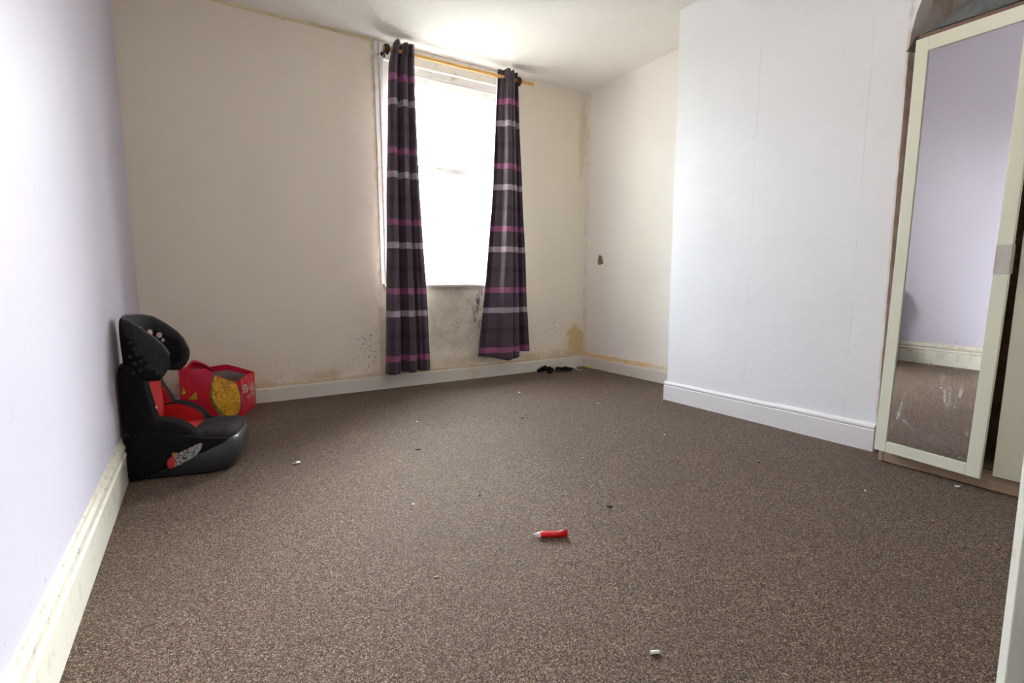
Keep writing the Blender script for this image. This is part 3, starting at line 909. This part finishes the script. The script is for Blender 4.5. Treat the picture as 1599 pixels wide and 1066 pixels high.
# ------------------------------------------------------------------ carrier bag
bag = tag(empty('carrier_bag', (.08, 3.72, 0)), 'open red supermarket carrier bag printed with a corn cob beside the car seat', 'bag')
bo = Vector(bag.location)
BC = [Vector((-.135, 3.60, 0)), Vector((.190, 3.566, 0)), Vector((.292, 3.855, 0)), Vector((-.06, 3.865, 0))]
BH = [[(0, .338), (.10, .330), (.27, .306), (.47, .311), (.58, .284), (.87, .232), (1, .236)], [(0, .236), (.5, .240), (1, .236)],
      [(0, .236), (.25, .275), (.47, .304), (.62, .300), (.76, .295), (.92, .331), (1, .331)], [(0, .331), (.5, .322), (1, .338)]]
def bagpt(e, u, v, off=0.0):
    a, b = BC[e], BC[(e+1) % 4]
    d = (b-a); n_ = Vector((d.y, -d.x, 0)).normalized()
    z = interp(BH[e], u)*v
    p = a + d*u
    sh = math.sin(PI*min(1, max(0, u)))
    bul = (.016*math.sin(PI*v)*sh - .012*v*v*sh) if e != 0 else (.014*math.sin(PI*v)*sh - .004*v*sh)
    cr = .007*noise.noise((p.x*17, p.y*17, z*15)) + .004*noise.noise((p.x*46, p.y*46, z*40))
    bul += cr*min(1, sh*6)
    return p + n_*(bul+off) + Vector((0, 0, z)) - bo
def mk_bagred():
    t = NT('red_bag_plastic')
    n = t.noise(7, 3)
    t.base(t.mix(t.maprange(n, .4, .65), (.66, .010, .022), (.56, .012, .060)))
    t.b.inputs['Roughness'].default_value = .38
    t.bump(t.noise(26, 4, .6), .25, .01)
    return t.m
M_bag = mk_bagred()
M_lin = simple('grey_bag_lining', (.34, .275, .27), .5, .12, 8)
def bagshell(off, v0=0.0, v1=1.0):
    bm = BM(); N, R = 26, 16; rows = []
    for j in range(R+1):
        v = v0+(v1-v0)*j/R
        rows.append([bm.verts.new(bagpt(e, i/N, v, off)) for e in range(4) for i in range(N)])
    n = len(rows[0])
    for A, B in zip(rows, rows[1:]):
        for k in range(n): bm.faces.new((A[k], A[(k+1) % n], B[(k+1) % n], B[k]))
    bm.faces.new(rows[0][::-1])
    return bm
obj('body', bagshell(0), M_bag, bag, True); sharp(bag.children[-1], 50)
obj('lining', bagshell(-.0025, .012, .87), M_lin, bag, True); sharp(bag.children[-1], 50)
def decal(name, e, poly, mat, off=.0012, res=46, label=None):
    """flat print: the cells of the bag wall that fall inside a (u, z) outline"""
    P = [(p.x, p.y) for p in smoothpath([(a, b, 0) for a, b in poly], 5, True)]
    def inside(x, y):
        c = False; j = len(P)-1
        for i in range(len(P)):
            if (P[i][1] > y) != (P[j][1] > y) and x < (P[j][0]-P[i][0])*(y-P[i][1])/(P[j][1]-P[i][1])+P[i][0]: c = not c
            j = i
        return c
    u0, u1 = min(p[0] for p in P), max(p[0] for p in P); z0, z1 = min(p[1] for p in P), max(p[1] for p in P)
    bm = BM(); vs = {}
    def V(i, j):
        if (i, j) not in vs:
            u = u0+(u1-u0)*i/res; z = z0+(z1-z0)*j/res
            vs[i, j] = bm.verts.new(bagpt(e, min(1, max(0, u)), min(.99, max(0, z/interp(BH[e], u))), off))
        return vs[i, j]
    for i in range(res):
        for j in range(res):
            if inside(u0+(u1-u0)*(i+.5)/res, z0+(z1-z0)*(j+.5)/res): bm.faces.new((V(i, j), V(i+1, j), V(i+1, j+1), V(i, j+1)))
    return obj(name, bm, mat, bag, True, label)
def mk_corn():
    t = NT('corn_print')
    v = t.add('ShaderNodeTexVoronoi'); m = t.add('ShaderNodeMapping'); t.link(t.pos, m.inputs[0])
    m.inputs['Rotation'].default_value = (0, .45, 0); m.inputs['Scale'].default_value = (1, 0.2, 1.25)
    t.link(m.outputs[0], v.inputs['Vector']); v.inputs['Scale'].default_value = 78; v.inputs['Randomness'].default_value = .45
    c = t.ramp(v.outputs['Distance'], [(0, (1.0, .74, .16)), (.40, (.92, .56, .05)), (.70, (.50, .22, .012))])
    n = t.noise(14, 2)
    t.base(t.mix(t.maprange(n, .4, .65, 0, .6), c, (.92, .48, .04)))
    t.b.inputs['Roughness'].default_value = .4
    return t.m
decal('husk_print', 0, [(.57, .29), (.50, .20), (.475, .15), (.52, .085), (.63, .022), (.74, .003), (.86, .003), (.97, .05), (.99, .13), (.94, .21), (.86, .236), (.72, .255)], simple('husk_green', (.24, .26, .06), .45, .3, 40), .0010)
decal('corn_print', 0, [(.585, .275), (.525, .20), (.515, .145), (.56, .095), (.66, .040), (.75, .012), (.85, .010), (.945, .045), (.975, .12), (.93, .205), (.87, .228), (.74, .250)], mk_corn(), .0020, label='yellow corn cob print')
M_yel = simple('yellow_print', (.58, .44, .03), .4, .1, 30)
decal('emblem_print', 0, [(.13, .146), (.20, .166), (.262, .186), (.268, .16), (.266, .138), (.19, .141)], M_yel, .0012, 20)
decal('emblem_print', 0, [(.03, .180), (.05, .212), (.06, .226), (.078, .20), (.094, .186), (.06, .176)], M_yel, .0012, 16)
decal('emblem_print', 1, [(.84, .012), (.88, .024), (.97, .044), (.99, .034), (.95, .016), (.90, .008)], simple('orange_print', (.62, .25, .01), .4), .0012, 16)
def bagtext(txt, e, u0, z0, hgt, width, slope):
    cu = bpy.data.curves.new('lettering', 'FONT'); cu.body = txt; cu.size = 1.0
    to = bpy.data.objects.new('lettering', cu); COL.objects.link(to)
    bpy.context.view_layer.update()
    me = bpy.data.meshes.new_from_object(to.evaluated_get(bpy.context.evaluated_depsgraph_get()))
    bpy.data.objects.remove(to)
    bm = BM(); bm.from_mesh(me); bpy.data.meshes.remove(me)
    bmesh.ops.triangulate(bm, faces=bm.faces)
    for _ in range(2): bmesh.ops.subdivide_edges(bm, edges=[e_ for e_ in bm.edges if e_.calc_length() > .12], cuts=1)
    xs = [v.co.x for v in bm.verts]; x0, x1 = min(xs), max(xs); ys = max(v.co.y for v in bm.verts)
    for v in bm.verts:
        f = (v.co.x-x0)/(x1-x0); u = u0+width*f; z = z0+slope*f+v.co.y/ys*hgt
        v.co = bagpt(e, u, z/interp(BH[e], u), .0030)
    return obj('lettering', bm, M_white, bag, label='white lettering')
bagtext('Big', 1, .07, .146, .050, .74, -.004)
bagtext('our', 1, .24, .100, .020, .28, -.002)
bagtext('big', 1, .58, .097, .024, .28, -.002)
# carrying handle standing up at the far end, its grip hole open to the wall behind
hp = [bagpt(0, .05, .985), bagpt(3, .55, .99)+Vector((0, 0, .006)), bagpt(3, .12, 1.0)+Vector((.004, -.012, .018)), bagpt(2, .86, .985)+Vector((.0, -.012, .012)), bagpt(2, .72, .98)+Vector((0, -.006, -.004))]
path = smoothpath(hp, 8)
bm = BM(); prev = None
for i, p in enumerate(path):
    q = [bm.verts.new(p+Vector((0, 0, .004))), bm.verts.new(p+Vector((.002, .004, -.020)))]
    if prev: bm.faces.new((prev[0], q[0], q[1], prev[1]))
    prev = q
hd = obj('handle', bm, M_bag, bag, True); md = hd.modifiers.new('thickness', 'SOLIDIFY'); md.thickness = .002
hp = [bagpt(0, .06, .97), bagpt(0, .25, .97)+Vector((0, .01, .012)), bagpt(0, .42, .97)+Vector((0, .012, .018)), bagpt(0, .55, .96)+Vector((0, .008, .006)), bagpt(0, .62, .95)]
path = smoothpath(hp, 8)
bm = BM(); prev = None
for i, p in enumerate(path):
    q = [bm.verts.new(p+Vector((0, -.002, .004))), bm.verts.new(p+Vector((0, -.006, -.024)))]
    if prev: bm.faces.new((prev[0], q[0], q[1], prev[1]))
    prev = q
hd = obj('handle', bm, M_bag, bag, True); md = hd.modifiers.new('thickness', 'SOLIDIFY'); md.thickness = .002

# ------------------------------------------------------------------ on top of the wardrobe
TOPZ = WH
def mk_film():
    t = NT('grey_dust_sheet')
    n = t.noise(12, 4, .6)
    t.base(t.mix(t.maprange(n, .35, .65), (.20, .225, .225), (.12, .14, .14)))
    t.b.inputs['Roughness'].default_value = .35
    t.bump(t.noise(22, 4, .6), .4, .02)
    tr = t.add('ShaderNodeBsdfTransparent'); tr.inputs[0].default_value = (.8, .84, .84, 1)
    mx = t.add('ShaderNodeMixShader'); mx.inputs[0].default_value = .22
    t.link(t.b.outputs[0], mx.inputs[1]); t.link(tr.outputs[0], mx.inputs[2]); t.link(mx.outputs[0], t.out.inputs[0])
    return t.m
sheet = tag(empty('plastic_sheet', (2.82, .75, TOPZ)), 'crumpled translucent grey plastic sheet draped on the wardrobe top', 'sheet')
so = Vector(sheet.location)
def sheetpt(u, v):
    y = 1.078-.59*u
    ridge = interp([(0, .016), (.08, .030), (.16, .060), (.30, .118), (.45, .140), (.58, .110), (.72, .070), (.86, .050), (1, .03)], u)
    w = math.sin(PI*min(1, v*1.05))**.8
    x = 2.706+.275*v
    z = TOPZ+.008+ridge*w+.014*noise.noise((y*9, x*9, 1.5))*w+.010*abs(noise.noise((y*22, x*22, 4)))*w
    if u < .09:                                    # the end hangs down in the gap beside the carcass
        k = (.09-u)/.09; z -= .050*k**1.3*(1-.4*v); y += .004*k
        x += .02*k
    z = max(z, TOPZ+.004) if y < WY1+.004 else z
    return Vector((x, y, z))-so
o = obj('film', grid(70, 40, sheetpt), mk_film(), sheet, True)
holdall = tag(empty('black_holdall', (3.125, .49, TOPZ)), 'black soft holdall lying behind the plastic sheet on the wardrobe', 'bag')
def rumple(bm, amp, fr, seed):
    for v in bm.verts:
        p = v.co; n_ = noise.noise_vector((p.x*fr+seed, p.y*fr, p.z*fr)); v.co = p + n_*amp
    return bm
bm = loft_plan([(.004, -.105, .10, .18), (.05, -.125, .12, .215), (.14, -.13, .125, .225), (.22, -.12, .115, .21), (.27, -.08, .08, .17), (.285, -.03, .03, .11)], 3.5)
rumple(bm, .012, 9, 2)
for v in bm.verts: v.co.z = max(v.co.z, .003)
obj('body', bm, M_black, holdall, True)
obj('strap', tube(BM(), smoothpath([(-.09, -.12, .262), (-.13, -.10, .318), (-.14, 0, .335), (-.13, .10, .318), (-.09, .12, .262)], 6), .009, 8), M_plasblk, holdall, True)
bm = loft_plan([(0, -.055, .055, .050), (.03, -.065, .06, .060), (.09, -.06, .06, .058), (.15, -.05, .05, .05), (.185, -.04, .035, .04), (.195, -.02, .02, .02)], 2.6)
rumple(bm, .014, 16, 6)
for v in bm.verts: v.co.z = max(v.co.z, .003)
o = obj('folded_cloth', bm, simple('dull_red_cloth', (.22, .045, .035), .9, .2, 30, .2), None, True)
o.location = (3.06, .815, TOPZ); tag(o, 'dull red bundled cloth between plastic sheet and recess wall above the wardrobe', 'cloth')

# ------------------------------------------------------------------ litter in the far corner
def lump(name, pts, r, seed, mat, label, cat, loc=(0, 0, 0)):
    """crumpled strip of cloth: a fat wandering tube squashed and rumpled, resting on the carpet"""
    path = smoothpath(pts, 7); n = len(path)
    rad = [r*(.55+.45*math.sin(PI*(i+.8)/(n+.6)))*(1+.25*noise.noise((i*.5, seed, 0))) for i in range(n)]
    bm = tube(BM(), path, r, 14, rad=rad)
    rumple(bm, r*.75, 30, seed); rumple(bm, r*.55, 75, seed+3)
    for v in bm.verts: v.co.z = max(.001, v.co.z)
    o = obj(name, bm, mat, None, True); return tag(o, label, cat)
lump('crumpled_cloth', [(2.69, 3.86, .014), (2.735, 3.865, .024), (2.79, 3.86, .022), (2.83, 3.845, .016), (2.85, 3.85, .012)], .024, 1.2, M_black, 'black crumpled cloth against the skirting right of the curtain', 'cloth')
lump('crumpled_cloth', [(2.87, 3.83, .012), (2.91, 3.80, .020), (2.95, 3.77, .018), (2.99, 3.755, .014), (3.02, 3.77, .010)], .021, 5.4, M_black, 'black crumpled cloth under white sticks in the far corner', 'cloth')
lump('crumpled_cloth', [(2.715, 3.745, .009), (2.74, 3.735, .014), (2.765, 3.74, .010)], .015, 8.9, M_black, 'small black cloth scrap lying nearest of the corner pile', 'cloth')
lump('wire_offcut', [(2.80, 3.80, .006), (2.84, 3.77, .012), (2.90, 3.74, .008), (2.96, 3.715, .006)], .008, 3.3, M_plasblk, 'thin black cable offcut in the corner pile', 'cable')
def stick(pts, r, label):
    o = obj('plastic_stick', tube(BM(), smoothpath(pts, 5), r, 8), M_white, None, True); tag(o, label, 'stick', 'white sticks in the corner pile'); return o
stick([(2.90, 3.872, .036), (2.97, 3.83, .040), (3.035, 3.80, .030)], .0042, 'longest white plastic stick lying across the black cloth')
stick([(3.02, 3.80, .033), (3.075, 3.815, .022), (3.135, 3.835, .0052)], .0042, 'white plastic stick pointing to the corner skirting')
stick([(3.03, 3.79, .030), (3.055, 3.76, .018), (3.075, 3.735, .005)], .0038, 'white plastic stick slanting down towards the room')
def scrap(name, loc, w, d, rot, mat, label, cat, h=.003, seed=0, group=None):
    def f(u, v):
        return Vector(((u-.5)*w*(1+.25*noise.noise((u*3, seed, 1))), (v-.5)*d*(1+.3*noise.noise((v*3, seed, 5))), .0012+h*abs(noise.noise((u*2.3+seed, v*2.3, 2)))*1.6))
    o = obj(name, grid(7, 5, f), mat, None, True)
    md = o.modifiers.new('thickness', 'SOLIDIFY'); md.thickness = .0008; md.offset = 1
    o.location = (loc[0], loc[1], 0); o.rotation_euler = (0, 0, rot)
    return tag(o, label, cat, group)
M_paper = simple('white_paper', (.78, .76, .73), .7, .06, 40)
M_beige = simple('beige_scrap', (.50, .36, .24), .8, .1, 40)
M_yellow = simple('yellow_plastic', (.75, .62, .02), .4, .05, 20)
scrap('paper_scrap', (2.84, 3.80), .034, .020, .3, M_beige, 'beige torn scrap between the black cloths in the corner', 'scrap', .016, 2)
scrap('paper_scrap', (3.095, 3.725), .030, .012, -.5, M_paper, 'white paper sliver right of the corner pile', 'scrap', .004, 4)
scrap('paper_scrap', (3.105, 3.64), .034, .010, -.6, M_beige, 'pale beige sliver nearest the alcove skirting', 'scrap', .003, 6)
o = obj('yellow_strip', bbox((-.006, -.065, .0008), (.006, .065, .012), .001), M_yellow); o.location = (XR-.030, 3.79, 0); tag(o, 'thin bright yellow strip along the foot of alcove skirting', 'strip')

# bits on the carpet
scrap('paper_scrap', (.341, 2.478), 0.0346, 0.0158, .2, M_paper, 'white torn paper scrap on carpet right of the car seat', 'scrap', .010, 11)
scrap('paper_scrap', (.648, 1.767), 0.0130, 0.0072, .9, M_paper, 'small white scrap in mid carpet left of the red tube', 'scrap', .004, 12)
scrap('paper_scrap', (.533, 1.277), 0.0101, 0.0043, .1, M_paper, 'small white scrap left of and nearer than the red tube', 'scrap', .003, 13)
scrap('paper_scrap', (1.085, 2.855), 0.0158, 0.0101, .4, M_paper, 'white fleck on carpet in front of the left curtain', 'scrap', .004, 14)
scrap('paper_scrap', (2.062, 3.212), 0.0202, 0.0115, .5, M_paper, 'white fleck on carpet in front of the right curtain', 'scrap', .004, 15)
scrap('paper_scrap', (2.160, 1.863), 0.0115, 0.0072, .2, M_paper, 'white fleck on carpet out from the chimney breast skirting', 'scrap', .004, 16)
scrap('paper_scrap', (2.336, 2.614), 0.0158, 0.0086, .8, M_paper, 'white fleck on carpet near the chimney breast corner', 'scrap', .004, 17)
scrap('paper_scrap', (2.625, .722), 0.0173, 0.0086, -.9, M_paper, 'white crumpled scrap at the wardrobe plinth under the ajar door', 'scrap', .010, 18)
scrap('paper_scrap', (2.260, .907), 0.0094, 0.0058, .3, M_paper, 'small white scrap on carpet out from the mirror door', 'scrap', .004, 19)
scrap('paper_scrap', (1.531, 1.816), 0.0130, 0.0086, .3, M_beige, 'beige crumb on carpet in the middle of the room', 'scrap', .005, 20)
o = obj('chalk_stub', bevel(tube(BM(), [(-.0105, 0, .0045), (.0105, 0, .0045)], .0045, 10), .0008, 1), M_paper, None); o.location = (.839, .729, 0); o.rotation_euler = (0, 0, -.45); tag(o, 'short white stub on the carpet nearest the camera', 'stub')
M_fluff = simple('black_fluff', (.010, .010, .012), .9, .1, 40)
def fluff(x, y, l, rot, label, seed):
    pts = [(l*(i/4-.5), .004*noise.noise((i*1.3, seed, 0))*2, .003) for i in range(5)]
    bm = tube(BM(), smoothpath(pts, 3), .0022, 6); rumple(bm, .0012, 160, seed)
    for v in bm.verts: v.co.z = max(.0006, v.co.z)
    o = obj('lint_fluff', bm, M_fluff, None, True); o.location = (x, y, 0); o.rotation_euler = (0, 0, rot); tag(o, label, 'lint')
fluff(1.677, 2.576, .030, .3, 'black lint curl on carpet between the window and the room centre', 1)
fluff(.902, 2.362, .030, -.2, 'thin dark lint curl on carpet out from the left curtain', 2)
fluff(1.277, 1.353, .018, -.7, 'dark lint speck right of and behind the red tube', 3)
fluff(.904, 1.703, .012, .6, 'dark lint speck behind and left of the red tube', 4)
fluff(2.199, 1.329, .016, .1, 'dark lint speck on carpet before the chimney breast near the wardrobe', 5)

# red sweet tube
tubeo = tag(empty('sweet_tube', (.951, 1.288, 0), (0, 0, math.atan2(-.058, .095))), 'bright red plastic sweet tube with clear pointed tip on the carpet', 'tube')
M_redp = simple('glossy_red_plastic', (.72, .004, .006), .22, .05, 30)
def mk_clear():
    t = NT('clear_plastic'); t.base((.9, .82, .82)); t.b.inputs['Roughness'].default_value = .12
    t.b.inputs['Alpha'].default_value = .55; t.b.inputs['Specular IOR Level'].default_value = .8
    return t.m
bm = BM(); rings = []
for x, ry_, rz in ((-.036, .0045, .0045), (-.032, .0085, .0085), (-.026, .0098, .0098), (-.01, .0100, .0098), (.015, .0096, .0092), (.030, .0080, .0100), (.040, .0055, .0114), (.048, .0034, .0130), (.057, .0026, .0138)):
    rings.append([bm.verts.new((x, ry_*math.cos(2*PI*k/20), max(.0100, rz+.0004)+rz*math.sin(2*PI*k/20))) for k in range(20)])
for A, B in zip(rings, rings[1:]):
    for k in range(20): bm.faces.new((A[k], A[(k+1) % 20], B[(k+1) % 20], B[k]))
bm.faces.new(rings[0][::-1]); bm.faces.new(rings[-1])
obj('body', bm, M_redp, tubeo, True); sharp(tubeo.children[-1], 50)
obj('tip', lathe(BM(), [(.0085, -.033), (.0082, -.038), (.0055, -.046), (.0030, -.052), (.0022, -.058), (.0012, -.060)], 16, 'x', (0, 0, .0100)), mk_clear(), tubeo, True, 'clear pointed tip')
